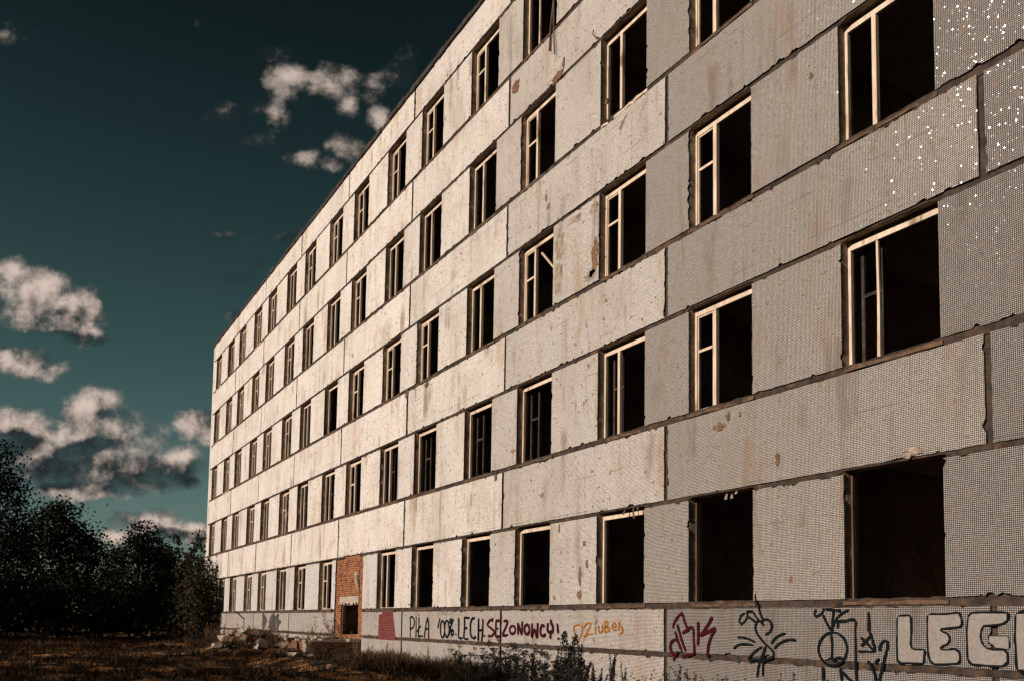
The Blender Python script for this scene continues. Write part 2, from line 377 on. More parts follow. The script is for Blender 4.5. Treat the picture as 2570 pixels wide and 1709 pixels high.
# windows ----------------------------------------------------------
VAR = {(1,1,1):'N',(1,1,0):'N',(1,2,1):'T',(1,2,0):'T',(1,3,1):'T',(1,3,0):'T',(1,4,1):'M',(1,4,0):None,
       (2,1,1):'B',(2,1,0):'F',(2,2,1):'M',(2,2,0):'T',(2,3,1):'T',(2,3,0):'T',(2,4,1):'M',(2,4,0):'F',(2,5,1):'M',
       (3,1,1):'M',(3,1,0):'F',(3,2,1):'F',(3,2,0):'F',(3,3,1):'M',(3,3,0):'F',(3,4,1):'F',(3,4,0):'F',(3,5,1):'E',
       (4,1,1):'M',(4,1,0):'F',(4,2,1):'M',(4,2,0):'F',(4,3,1):'M',(4,3,0):'M',(4,4,1):'M',(5,2,0):'B',(5,3,1):'F'}
Y0, Y1 = .165, .225
for k in S:
    for j in COLS:
        for side in (0, 1):
            a, b = openings(j)[side]; z0, z1 = S[k], L[k]
            g = random.Random(k*1000 + j*10 + side)
            v = VAR.get((k, j, side), g.choice('FFFMMF') if (k, j, side) not in VAR else None)
            if v is None: continue
            dy = g.uniform(-.012, .012)
            wm = M['wood'] if v != 'N' else M['oldwood']
            h = z1 - z0
            # the frame itself
            mb = MB(); lw = .052 if v != 'N' else .03
            mb.box(a+.005, a+lw, Y0+dy, Y1+dy, z0+.05, z1-.005)
            if v != 'N':
                mb.box(a+lw, b-.06, Y0+dy+.002, Y1+dy-.002, z1-.150, z1-.070)
            if v in 'FMBT': mb.box(b-.06, b-.004, Y0+dy, Y1+dy, z0+.05, z1-.005)
            if v in 'FMB': mb.box(a+lw, b-.06, Y0+dy+.002, Y1+dy-.002, z0+.022, z0+.075)
            w = part('window', mb, wm)
            # the sill
            mb = MB(); x = a - .02; pts = []
            while x < b + .02:
                pts.append((x, g.uniform(-.014, .012) if g.random() < .8 else .04, z0 - .048 + g.uniform(0,.012), z0 + g.uniform(-.006, .024))); x += g.uniform(.06, .3)
            pts.append((b+.02, 0, z0-.045, z0+.01))
            for p, q in zip(pts[:-1], pts[1:]):
                mb.face([(p[0],p[1],p[2]),(q[0],q[1],q[2]),(q[0],q[1],q[3]),(p[0],p[1],p[3])])
                mb.face([(p[0],p[1],p[3]),(q[0],q[1],q[3]),(q[0],.25,q[3]),(p[0],.25,p[3])])
                mb.face([(p[0],.04,p[2]),(q[0],.04,q[2]),(q[0],q[1],q[2]),(p[0],p[1],p[2])])
            s = mb.build('sill', M['sill'] if k < 3 else (M['wood'] if g.random() < .15 else M['sill']), w)
            mx = a + .50 + g.uniform(-.015, .015)
            if v in 'FMB':
                mb = MB()
                if v == 'B':   # splintered upright
                    mb.tube([(mx, .195, z0+.05), (mx+.006, .195, z0+h*.45), (mx-.008, .195, z1-.10)], .034, .022, 4)
                else: mb.box(mx-.035, mx+.035, Y0+dy-.006, Y1+dy+.004, z0+.077, z1-.152)
                mb.build('mullion', wm, w)
            if v == 'F':
                mb = MB(); l, r, d, t = a+.062, mx-.040, z0+.085, z1-.160; tz = z0 + h*(.60 + g.uniform(-.03, .03)); q = .026
                y0, y1 = Y0+dy+.012, Y1+dy-.012
                mb.box(l, l+q, y0, y1, d, t); mb.box(r-q, r, y0, y1, d, t)
                mb.box(l+q, r-q, y0+.001, y1-.001, d, d+q); mb.box(l+q, r-q, y0+.001, y1-.001, t-q, t)
                mb.box(l+q, r-q, y0-.006, y1-.002, tz-.024, tz+.024)
                mb.build('casement', M['wood'], w)
            if v in 'TMB' and k == 2 and j < 6:     # inner sash deeper in the reveal, its shade painted in as near-black
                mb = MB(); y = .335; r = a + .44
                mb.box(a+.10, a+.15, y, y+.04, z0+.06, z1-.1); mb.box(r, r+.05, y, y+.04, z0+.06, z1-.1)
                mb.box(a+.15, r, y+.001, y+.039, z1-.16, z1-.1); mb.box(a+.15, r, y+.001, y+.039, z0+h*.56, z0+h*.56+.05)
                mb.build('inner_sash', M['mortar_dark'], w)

# rooms ------------------------------------------------------------
for k in range(1, 6):
    mb = MB(); zf = S[k]-.85; mb.box(XL+.05, XR-.05, .335, 7.0, zf-.24, zf); part('floor_slab', mb, M['floor'])
for j in range(-1, 9):
    for q in (0, 3.0):
        x = colx(j)+q
        if x > XR: continue
        mb = MB(); mb.box(x-.06, x+.06, .36, 6.98, -.3, ROOF-.3); part('partition_wall', mb, M['inside'])
mb = MB(); mb.box(XL, XR, 7.0, 7.3, -.4, ROOF-.02); part('back_wall', mb, M['inside'])
# corner strip and gables
mb = MB(); mb.box(XL, XL+.34, .012, 7.0, -.4, ROOF-.04); part('gable_wall', mb, M['tile_far'])
mb = MB(); mb.box(XR-.03, XR+.25, .012, 7.0, -.4, ROOF-.04); part('gable_wall', mb, M['tile_near'])
# roof slab with its ragged bitumen edge
mb = MB(); mb.box(XL-.02, XR+.3, .06, 7.35, ROOF-.018, ROOF+.10); part('roof', mb, M['roof'])
mb = MB(); g = random.Random(5); x = XL-.05
while x < XR+.3:
    n = g.uniform(.15, .8)
    mb.box(x, x+n-.004, -.055+g.uniform(-.02,.02), .07, ROOF-.03-g.uniform(0,.035), ROOF+.06+g.uniform(0,.07)); x += n
part('roof_edge', mb, M['roof'])
mb = MB()                                   # moss and grass along the edge
for i in range(900):
    x = g.uniform(XL, XR); y = g.uniform(-.03, .06); h = g.uniform(.03, .16)
    mb.face([(x-.012, y, ROOF+.05), (x+.012, y, ROOF+.05), (x+g.uniform(-.05,.05), y+g.uniform(-.04,.04), ROOF+.09+h)])
o = part('roof_moss', mb, M['weed']); o['kind'] = 'stuff'

# brick bay with the doorway ---------------------------------------
dx0, dx1, dz0, dz1 = -23.62, -21.85, .88, 2.03
mb = MB()
def ragged(mb, x0, x1, z0, z1, y0, y1): mb.box(x0, x1, y0, y1, z0, z1)
ragged(mb, bx0+.002, dx0, -.3, L[1]-.01, .05, .32); ragged(mb, dx1, bx1-.002, -.3, L[1]-.01, .05, .32)
ragged(mb, dx0, dx1, dz1+.2, L[1]-.01, .05, .32); ragged(mb, dx0, dx1, -.3, dz0, .05, .32)
g = random.Random(9)
for i in range(230):                         # bricks that stand proud of or sink in the face
    z = -.1 + .078*g.randint(0, 47); x = bx0 + .02 + .13*g.randint(0, 19)
    if x+.25 > bx1 or (dx0-.27 < x < dx1+.01 and dz0-.1 < z < dz1+.21) or z+.07 > L[1]-.02: continue
    mb.box(x, x+.245, .05-g.uniform(.004, .035), .052, z+.005, z+.068, skip='b')
part('brick_bay', mb, M['brick'])
mb = MB(); g = random.Random(3)
n = 14
for i in range(n):                           # cracked lintel with a broken lower edge
    x = dx0-.05 + (dx1-dx0+.1)*i/n
    mb.box(x, x+(dx1-dx0+.1)/n-.002, .0+g.uniform(0,.02), .3, dz1-.02-g.uniform(0,.10), dz1+.199)
part('lintel', mb, M['concrete'])
mb = MB(); mb.box(dx0+.002, dx0+.07, .1, .2, dz0, dz1-.12); mb.box(dx1-.07, dx1-.002, .1, .2, dz0, dz1-.12); mb.box(dx0+.002, dx1-.002, .1, .2, dz1-.12, dz1-.05); part('door_frame', mb, M['oldwood'])
mb = MB(); mb.tube([(-21.98,.02,3.0),(-21.9,-.03,2.86),(-21.88,-.02,2.7),(-21.82,.02,2.4)], .10, .05, 7); part('plaster_lump', mb, M['concrete'])
# red brick patch in the plinth
mb = MB(); z0 = .79
pts = [(-19.86,.79),(-18.41,.79),(-18.55,1.2),(-18.72,1.69),(-19.55,1.69),(-19.60,1.60),(-19.84,1.58)]
mb.face([(x, -.012, z) for x, z in pts]); n = len(pts)
for i in range(n):
    p, q = pts[i], pts[(i+1) % n]; mb.face([(q[0],-.012,q[1]),(p[0],-.012,p[1]),(p[0],.02,p[1]),(q[0],.02,q[1])])
part('brick_patch', mb, M['brick_red'])

# scars where render and tiles have come off, plus painted tree-shadow smears ------------------------
def scar(cx, cz, w, h, seed, mat='scar', n=22):
    g = random.Random(seed); mb = MB(); pts = []
    for i in range(n):
        t = 2*math.pi*i/n; r = g.uniform(.6, 1.1)
        x = cx + w*r*math.cos(t); z = cz + h*r*math.sin(t)
        pts.append((round(x/.025)*.025 + g.uniform(-.002,.002), round(z/.05)*.05 + g.uniform(-.003,.003)))
    for i in range(n):
        p, q = pts[i], pts[(i+1) % n]; mb.face([(cx,-.012,cz),(p[0],-.012,p[1]),(q[0],-.012,q[1])]); mb.face([(q[0],-.012,q[1]),(p[0],-.012,p[1]),(p[0],.02,p[1]),(q[0],.02,q[1])])
    part('bare_or_shadow_patch', mb, M[mat])
for i, (x, z, w, h, m) in enumerate([(-9.62,9.95,.2,.5,'scar'),(-9.64,9.15,.18,.45,'scar'),(-8.45,8.75,.25,.12,'scar'),(-9.0,10.25,.3,.1,'scar'),(-8.30,10.2,.2,.13,'scar'),(-8.25,9.15,.14,.38,'tile_bed'),(-8.38,8.8,.11,.13,'scar'),
    (-11.70,14.78,.2,.17,'brick_old'),(-9.78,13.97,.26,.14,'brick_old'),(-9.55,14.16,.07,.13,'brick_old'),(-1.03,3.73,.15,.08,'scar'),(-4.62,4.77,.16,.07,'tile_bed'),(-4.42,4.90,.06,.09,'tile_bed'),(-4.15,4.88,.03,.06,'tile_bed'),
    (-16.6,8.35,.13,.10,'sill'),(-3.35,4.0,.05,.11,'tile_bed'),(-8.7,2.35,.05,.22,'tile_bed'),(-8.45,2.6,.05,.09,'tile_bed'),(-8.55,3.05,.05,.07,'tile_bed'),(-8.72,1.98,.10,.10,'tile_bed'),(-9.5,3.45,.03,.1,'tile_bed'),
    (-10.2,11.95-.7,.05,.12,'tile_bed'),(-10.1,11.0,.09,.05,'tile_bed'),(-7.9,12.35,.05,.06,'tile_bed'),(-18.05,8.42,.14,.2,'sill'),(-2.62,9.9,.05,.05,'tile_bed'),(-12.35,5.0,.09,.14,'sill'),(-3.1,2.1,.03,.05,'tile_bed'),
    (-31.0,5.9,.18,.3,'scar'),(-15.0,1.62,.5,.05,'scar'),(-16.9,1.6,.25,.06,'scar'),(-34.0,1.27,.5,.44,'shadow_smear'),(-32.2,1.24,1.15,.47,'shadow_smear'),(-33.0,.36,1.6,.44,'shadow_smear'),(-37.2,.4,.8,.3,'scar'),(-28.2,.45,1.3,.3,'scar'),(-41.5,.35,1.2,.35,'scar')]):
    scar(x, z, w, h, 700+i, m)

# graffiti -----------------------------------------------------------
GRAF = {"black1":[[[-17.355,1.504],[-17.343,1.316],[-17.341,1.107],[-17.33,0.913]],[[-17.401,1.481],[-17.238,1.519],[-17.107,1.452],[-17.054,1.348],[-17.129,1.214],[-17.307,1.152]],[[-16.943,1.534],[-16.925,1.231],[-16.92,0.907]],[[-16.754,1.519],[-16.731,1.321],[-16.748,1.116],[-16.745,0.947],[-16.599,0.965],[-16.424,0.954]],[[-16.852,1.085],[-16.598,1.264]],[[-16.148,1.506],[-16.239,1.311],[-16.311,1.079],[-16.319,0.906]],[[-16.148,1.506],[-16.069,1.298],[-16.058,1.097],[-16.057,0.897]],[[-16.3,1.18],[-16.045,1.176]],[[-15.471,1.205],[-15.399,1.36],[-15.342,1.493]],[[-15.036,1.183],[-15.044,1.084],[-15.076,1.004],[-15.127,0.959],[-15.186,0.958],[-15.241,1.001],[-15.282,1.08],[-15.3,1.179],[-15.292,1.279],[-15.259,1.359],[-15.208,1.404],[-15.149,1.404],[-15.094,1.36],[-15.054,1.281],[-15.036,1.183]],[[-14.764,1.193],[-14.773,1.095],[-14.808,1.016],[-14.861,0.972],[-14.923,0.97],[-14.981,1.013],[-15.023,1.091],[-15.042,1.189],[-15.033,1.288],[-14.998,1.368],[-14.944,1.412],[-14.882,1.412],[-14.825,1.369],[-14.783,1.291],[-14.764,1.193]],[[-14.625,1.406],[-14.629,1.383],[-14.643,1.365],[-14.663,1.355],[-14.686,1.355],[-14.707,1.365],[-14.722,1.383],[-14.729,1.405],[-14.725,1.428],[-14.711,1.446],[-14.691,1.456],[-14.668,1.456],[-14.647,1.446],[-14.631,1.428],[-14.625,1.406]],[[-14.504,1.461],[-14.619,1.338],[-14.717,1.173],[-14.771,1.022]],[[-14.502,1.095],[-14.507,1.065],[-14.524,1.04],[-14.55,1.026],[-14.58,1.025],[-14.607,1.038],[-14.627,1.062],[-14.635,1.093],[-14.63,1.124],[-14.612,1.149],[-14.586,1.163],[-14.557,1.163],[-14.53,1.15],[-14.51,1.126],[-14.502,1.095]],[[-14.381,1.054],[-14.322,1.055]],[[-14.209,1.495],[-14.196,1.207],[-14.185,0.974],[-13.968,0.972]],[[-13.876,1.496],[-13.869,1.212],[-13.881,0.967],[-13.626,0.953]],[[-13.905,1.496],[-13.593,1.496]],[[-13.878,1.225],[-13.708,1.233]],[[-13.316,1.49],[-13.425,1.477],[-13.519,1.385],[-13.539,1.216],[-13.52,1.086],[-13.433,0.99],[-13.295,0.98],[-13.243,1.039]],[[-13.099,1.491],[-13.101,1.221],[-13.102,0.902]],[[-12.871,1.472],[-12.879,1.199],[-12.915,0.887]],[[-13.113,1.176],[-12.874,1.193]]],"red1":[[[-12.393,1.498],[-12.403,1.442]],[[-12.364,1.411],[-12.493,1.442],[-12.619,1.366],[-12.629,1.303],[-12.46,1.242],[-12.318,1.17],[-12.327,1.095],[-12.478,1.042],[-12.607,1.052]],[[-12.803,1.073],[-12.788,1.017]],[[-12.214,1.431],[-12.22,1.245],[-12.213,1.054],[-12.002,1.054]],[[-12.239,1.431],[-11.99,1.42]],[[-12.22,1.245],[-12.107,1.234]],[[-11.855,1.414],[-11.65,1.409],[-11.765,1.239],[-11.88,1.073],[-11.628,1.096]],[[-11.291,1.215],[-11.302,1.174],[-11.337,1.14],[-11.388,1.121],[-11.445,1.12],[-11.497,1.137],[-11.534,1.17],[-11.549,1.211],[-11.537,1.253],[-11.502,1.287],[-11.451,1.306],[-11.393,1.307],[-11.341,1.289],[-11.305,1.256],[-11.291,1.215]],[[-11.181,1.388],[-11.165,1.1]],[[-11.174,1.371],[-10.993,1.103]],[[-10.986,1.423],[-10.993,1.103]],[[-10.662,1.234],[-10.671,1.187],[-10.701,1.149],[-10.745,1.127],[-10.794,1.127],[-10.839,1.147],[-10.871,1.184],[-10.884,1.231],[-10.874,1.278],[-10.844,1.316],[-10.8,1.338],[-10.75,1.338],[-10.705,1.318],[-10.674,1.281],[-10.662,1.234]],[[-10.556,1.376],[-10.551,1.203],[-10.554,1.062],[-10.444,1.237],[-10.332,1.051],[-10.312,1.222],[-10.31,1.394]],[[-10.037,1.307],[-10.127,1.339],[-10.191,1.24],[-10.176,1.127],[-10.061,1.097],[-9.974,1.147]],[[-9.885,1.389],[-9.903,1.292],[-9.886,1.197],[-9.784,1.19],[-9.698,1.208],[-9.686,1.311],[-9.76,1.39],[-9.77,1.469]],[[-9.784,1.19],[-9.781,1.039]],[[-9.516,1.384],[-9.483,1.164]],[[-9.467,1.078],[-9.457,1.031]]],"org":[[[-8.903,1.327],[-8.88,1.228],[-8.824,1.107],[-8.783,1.002],[-8.666,1.095],[-8.59,1.232],[-8.618,1.338],[-8.749,1.359],[-8.903,1.327]],[[-8.552,1.293],[-8.438,1.384],[-8.286,1.393],[-8.36,1.281],[-8.511,1.099],[-8.384,1.161],[-8.207,1.179]],[[-8.131,1.401],[-8.123,1.379]],[[-8.135,1.328],[-8.112,1.159]],[[-8.017,1.358],[-8.01,1.227],[-7.936,1.213],[-7.889,1.258],[-7.902,1.367]],[[-7.818,1.411],[-7.816,1.215]],[[-7.842,1.411],[-7.735,1.433],[-7.722,1.361],[-7.805,1.317],[-7.685,1.318],[-7.685,1.253],[-7.816,1.215]],[[-7.568,1.319],[-7.463,1.335],[-7.498,1.413],[-7.568,1.362],[-7.555,1.277],[-7.439,1.271]],[[-7.348,1.435],[-7.37,1.265]],[[-7.37,1.343],[-7.313,1.351],[-7.244,1.295],[-7.255,1.224],[-7.334,1.195]]],"dbk":[[[-5.785,1.321],[-5.769,1.392],[-5.681,1.502],[-5.553,1.583],[-5.49,1.459],[-5.412,1.321]],[[-5.673,1.393],[-5.616,1.253],[-5.537,1.072],[-5.45,0.925]],[[-5.545,1.238],[-5.412,1.289],[-5.319,1.348],[-5.258,1.301],[-5.25,1.111],[-5.235,0.912],[-5.334,0.866],[-5.489,0.828],[-5.544,0.82]],[[-5.732,1.273],[-5.656,1.101],[-5.568,0.942]],[[-5.672,1.106],[-5.76,1.11],[-5.841,1.053],[-5.849,0.955],[-5.8,0.869],[-5.735,0.839]],[[-5.655,0.918],[-5.727,0.818],[-5.767,0.735]],[[-5.144,1.445],[-5.133,1.261],[-5.149,1.03]],[[-4.789,1.53],[-4.899,1.389],[-5.091,1.199]],[[-5.091,1.199],[-4.913,1.265],[-4.717,1.34]],[[-4.717,1.33],[-4.811,1.205],[-4.892,1.017],[-4.902,0.836]]],"bug":[[[-4.055,1.584],[-4.128,1.555],[-4.169,1.485],[-4.156,1.426],[-4.116,1.416],[-4.036,1.476],[-3.996,1.545],[-4.015,1.624]],[[-3.996,1.535],[-3.892,1.486],[-3.802,1.429]],[[-4.008,1.609],[-3.891,1.613],[-3.814,1.526],[-3.712,1.449],[-3.65,1.391]],[[-3.831,1.886],[-3.812,1.798],[-3.761,1.7],[-3.724,1.584],[-3.662,1.478]],[[-3.712,1.439],[-3.649,1.478],[-3.561,1.483],[-3.5,1.431],[-3.488,1.364],[-3.538,1.288],[-3.626,1.243]],[[-3.763,1.477],[-3.821,1.399],[-3.815,1.302],[-3.74,1.207],[-3.614,1.095],[-3.479,1.005],[-3.455,0.939],[-3.505,0.881],[-3.641,0.851],[-3.819,0.843],[-3.974,0.841],[-3.921,0.911],[-3.792,1.003],[-3.69,1.055]],[[-3.615,1.067],[-3.653,0.999],[-3.717,0.862],[-3.768,0.735],[-3.795,0.57]],[[-3.615,1.067],[-3.641,0.961],[-3.667,0.816],[-3.681,0.596]],[[-4.217,1.192],[-4.051,1.191],[-3.83,1.128]],[[-4.306,1.006],[-4.198,1.069],[-4.038,1.088],[-3.875,1.078]],[[-3.217,1.279],[-3.355,1.234],[-3.453,1.166],[-3.496,1.108]],[[-3.007,1.177],[-3.188,1.173],[-3.344,1.112],[-3.442,1.034]]],"crown":[[[-2.496,1.656],[-2.539,1.579],[-2.644,1.537],[-2.665,1.588],[-2.632,1.64]],[[-2.518,1.562],[-2.468,1.469],[-2.378,1.334]],[[-2.323,1.629],[-2.345,1.495],[-2.358,1.326]],[[-2.243,1.637],[-2.203,1.62]],[[-2.065,1.628],[-2.184,1.579],[-2.285,1.495],[-2.347,1.377]],[[-2.466,1.639],[-2.313,1.629],[-2.203,1.612]],[[-2.325,1.461],[-2.146,1.47],[-1.971,1.484],[-1.964,1.332],[-1.963,1.087],[-1.962,0.842],[-1.956,0.631]],[[-2.103,1.074],[-2.129,0.971],[-2.197,0.886],[-2.295,0.836],[-2.405,0.83],[-2.505,0.872],[-2.574,0.953],[-2.598,1.057],[-2.571,1.164],[-2.5,1.25],[-2.398,1.298],[-2.288,1.3],[-2.191,1.256],[-2.125,1.175],[-2.103,1.074]],[[-2.369,1.275],[-2.361,1.107],[-2.359,0.914],[-2.283,0.93],[-2.184,0.943]],[[-2.267,1.361],[-2.245,1.445]],[[-1.742,1.602],[-1.74,1.456],[-1.742,1.319]],[[-1.724,1.32],[-1.685,1.2],[-1.655,1.065],[-1.78,1.052],[-1.921,1.047]],[[-1.87,1.244],[-1.787,1.173],[-1.669,1.064]],[[-1.711,1.272],[-1.786,1.197],[-1.863,1.122]],[[-1.569,1.06],[-1.567,1.131],[-1.521,1.196],[-1.459,1.198],[-1.451,1.127],[-1.48,1.04],[-1.518,0.904],[-1.575,0.719],[-1.594,0.655]],[[-1.763,0.924],[-1.709,0.855],[-1.656,0.746],[-1.649,0.651]],[[-1.653,0.898],[-1.58,0.964]],[[-2.518,0.806],[-2.516,0.595]],[[-2.215,0.805],[-2.199,0.615]],[[-2.177,0.749],[-2.1,0.671],[-2.023,0.627]]],"fills":[[[-1.286,1.53],[-1.122,1.536],[-1.114,1.422],[-1.115,1.299],[-1.126,1.168],[-1.11,1.115],[-1.06,1.09],[-0.926,1.092],[-0.938,1.007],[-0.948,0.935],[-1.148,0.933],[-1.25,0.928],[-1.293,0.961],[-1.297,1.186],[-1.293,1.358]],[[-0.844,1.553],[-0.605,1.553],[-0.45,1.571],[-0.421,1.516],[-0.415,1.45],[-0.439,1.417],[-0.562,1.405],[-0.68,1.389],[-0.7,1.359],[-0.665,1.33],[-0.603,1.308],[-0.577,1.25],[-0.606,1.198],[-0.669,1.17],[-0.705,1.143],[-0.694,1.106],[-0.616,1.101],[-0.499,1.113],[-0.454,1.078],[-0.449,0.998],[-0.48,0.957],[-0.659,0.941],[-0.777,0.935],[-0.825,0.974],[-0.851,1.086],[-0.858,1.304],[-0.855,1.455]],[[-0.308,1.524],[-0.27,1.567],[-0.152,1.574],[0.156,1.57],[0.154,1.497],[0.101,1.461],[0.017,1.447],[-0.127,1.435],[-0.164,1.388],[-0.181,1.288],[-0.162,1.203],[-0.098,1.141],[-0.02,1.122],[0.106,1.127],[0.143,1.086],[0.141,1.003],[0.088,0.952],[-0.096,0.95],[-0.278,0.959],[-0.321,1.011],[-0.327,1.213],[-0.327,1.357]],[[-0.058,1.297],[0.152,1.295],[0.172,1.274],[0.169,1.15],[0.016,1.162],[-0.018,1.2],[-0.06,1.22]],[[0.276,1.566],[0.508,1.572],[0.49,0.925],[0.278,0.914],[0.268,1.16],[0.262,1.297]]]}
def ribbon(name, strokes, w, mat, label, taper=True):
    mb = MB()
    for si, st in enumerate(strokes):
        y = -.0135 - .0006*si
        P = []
        for i in range(len(st)-1):           # smooth the hand-drawn line
            p0 = st[max(i-1,0)]; p1 = st[i]; p2 = st[i+1]; p3 = st[min(i+2, len(st)-1)]
            for q in range(4):
                t = q/4
                P.append(tuple(.5*((2*p1[c]) + (-p0[c]+p2[c])*t + (2*p0[c]-5*p1[c]+4*p2[c]-p3[c])*t*t + (-p0[c]+3*p1[c]-3*p2[c]+p3[c])*t**3) for c in (0,1)))
        P.append(st[-1]); n = len(P); V = []
        for i, (x, z) in enumerate(P):
            a = P[max(i-1,0)]; b = P[min(i+1,n-1)]; dx, dz = b[0]-a[0], b[1]-a[1]; l = math.hypot(dx, dz) or 1
            ww = w*(.85 + .3*mnoise.noise(Vector((x*9, z*9, 1))))*(.6 if i in (0, n-1) else 1)
            V.append(((x-dz/l*ww/2, y, z+dx/l*ww/2), (x+dz/l*ww/2, y, z-dx/l*ww/2)))
        for i in range(n-1): mb.face([V[i][1], V[i+1][1], V[i+1][0], V[i][0]])
    o = part(name, mb, M[mat]); o['label'] = label
ribbon('graffiti', GRAF['black1'], .068, 'black', 'thin black sprayed words PILA 100% LECH')
ribbon('graffiti', GRAF['red1'], .080, 'red', 'dark red sprayed word SEZONOWCY with exclamation mark')
ribbon('graffiti', GRAF['org'], .042, 'orange', 'thin orange sprayed word DZIUBEK')
ribbon('graffiti', GRAF['dbk'], .066, 'red', 'dark red angular sprayed tag')
ribbon('graffiti', GRAF['bug'], .046, 'black', 'black looping sprayed scrawl with side strokes')
ribbon('graffiti', GRAF['crown'], .046, 'black', 'black sprayed scrawl with circled L')
# big silver block letters with black outlines
for li, pts in enumerate(GRAF['fills']):
    mb = MB(); mb.face([(x, -.0150, z) for x, z in reversed(pts)])
    o = part('graffiti_letter', mb, M['silver']); o['label'] = 'silver block letter fill sprayed on the plinth'
    ribbon('graffiti_outline', [pts + pts[:1]], .062 if li != 3 else .01, 'black', 'thick black outline of a silver sprayed letter')

# small hanging things ----------------------------------------------
def thing_tube(name, pts, r0, r1, mat, label, cat, n=5, group=None):
    mb = MB(); p0 = Vector(pts[0]); mb.tube([Vector(p)-p0 for p in pts], r0, r1, n)
    o = mb.build(name, M[mat]); o.location = p0; return tag(o, label, cat, group)
thing_tube('hanging_strip', [(-9.92,-.03,16.1),(-10.02,-.05,15.4),(-10.10,-.04,14.77)], .022, .028, 'oldwood', 'left of two thin wooden strips dangling from the topmost window sill', 'strip', 4)
thing_tube('hanging_strip', [(-9.93,-.05,16.0),(-9.90,-.06,15.3),(-9.87,-.05,14.55)], .024, .016, 'oldwood', 'right of two thin wooden strips dangling from the topmost window sill', 'strip', 4)
thing_tube('loose_lath', [(-10.58,.14,10.10),(-9.86,.10,9.38)], .028, .022, 'wood', 'pale lath fallen diagonally across an empty third floor window', 'lath', 4)
thing_tube('hanging_cable', [(-40.1,-.03,1.80),(-39.4,-.05,1.74),(-38.6,-.06,1.58),(-37.75,-.05,1.40),(-37.68,-.05,1.15),(-37.95,-.05,.93)], .03, .025, 'cable', 'black cable curving down the plinth beside the far corner', 'cable', 6)
mb = MB(); mb.tube([(-8.18,.02,13.93),(-8.27,-.04,13.98),(-8.34,-.06,14.08),(-8.32,-.06,14.17)], .022, .012, 5); part('iron_hook', mb, M['rust'])
mb = MB(); mb.box(-16.30,-15.88,.26,.285,9.3,9.98); o = mb.build('plywood_sheet', M['wood']); o.data.transform(Matrix.Translation((16.09,-.27,-9.3))); o.location = (-16.09,.27,9.3)
tag(o, 'pale plywood sheet closing the upper corner of one third floor window', 'board')
for i, (x, z, dx, dz) in enumerate([(-7.0,3.66,.06,-.24),(-7.25,3.64,-.03,-.11),(-6.85,3.65,.02,-.08)]):
    thing_tube('dangling_wire', [(x,.05,z),(x+dx*.3,.03,z+dz*.5),(x+dx,.02,z+dz)], .012, .022, 'sill', 'frayed strand hanging from the lintel of a ground floor window above the orange writing', 'strand', 5, 'frayed strands under one lintel')
for i, (x, z, dx, dz) in enumerate([(-4.5,3.60,.0,-.10),(-4.38,3.58,.02,-.08),(-4.28,3.62,.02,-.06)]):
    thing_tube('dangling_wire', [(x,.05,z),(x+dx*.3,.03,z+dz*.5),(x+dx,.02,z+dz)], .012, .026, 'concrete', 'pale crumb of render hanging at the lintel above the black looping scrawl', 'crumb', 5, 'crumbs under the second lintel')

# ------------------------------------------------------------------ ground
def gh(x, y):
    h = .10*mnoise.noise(Vector((x*.22, y*.3, 0))) + .05*mnoise.noise(Vector((x*.9, y*.9, 3)))
    def mound(cx, cy, rx, ry, a): 
        d = ((x-cx)/rx)**2 + ((y-cy)/ry)**2
        return a*math.exp(-d)
    h += mound(-28.5, -2.2, 2.6, 1.1, .85) + mound(-22.8, -3.1, 2.6, 1.0, .50) + mound(-31, -1.2, 3, 1, .25) + mound(-18.5, -2.6, 3.5, 1.1, .22)
    h += .16*math.exp(-((y+.2)/1.1)**2)
    return h - .02
def axis(fine0, fine1, step, far):
    n = int((fine1-fine0)/step)
    return [-f for f in far] + [fine0 + (fine1-fine0)*i/n for i in range(n+1)] + [fine1 + f for f in (20, 60, 160, 400)]
xs = axis(-70, 14, .4, (700, 400, 240, 150, 100)); ys = axis(-16, .4, .3, (400, 200, 110, 60, 36))
mb = MB()
for y in ys:
    for x in xs: mb.v.append((x, y, gh(x, y)))
W = len(xs)
for i in range(len(ys)-1):
    for k in range(W-1): q = i*W+k; mb.f.append((q, q+1, q+W+1, q+W)); mb.m.append(0)
g_ = mb.build('ground', M['ground'], smooth=True); tag(g_, kind='structure', label='dark trodden soil in front of the block', cat='ground')

# dead grass and litter on it: nobody could count it
mb = MB(); g = random.Random(21)
for i in range(42000):
    u = g.random()
    x = -11 - 46*u**1.3; y = g.uniform(-10.6, -.05)
    if g.random() < .45: y = -.1 - abs(g.gauss(0, 1.0))
    d = mnoise.noise(Vector((x*.35, y*.5, 7)))
    if d < -.1 and g.random() < .8: continue
    z = gh(x, y); h = g.uniform(.05, .26)*(1 + max(0, d)) * (1.4 if y > -2 else .8); a = g.uniform(0, 6.28); w = g.uniform(.006, .016) + .0003*(-x)
    lx, ly = g.gauss(0, .5)*h, g.gauss(0, .5)*h
    mb.face([(x-math.cos(a)*w, y-math.sin(a)*w, z-.01), (x+math.cos(a)*w, y+math.sin(a)*w, z-.01), (x+lx, y+ly, z+h)])
o = mb.build('grass', M['grass']); tag(o, 'dead brown grass and litter over the dark ground', 'grass', kind='stuff')

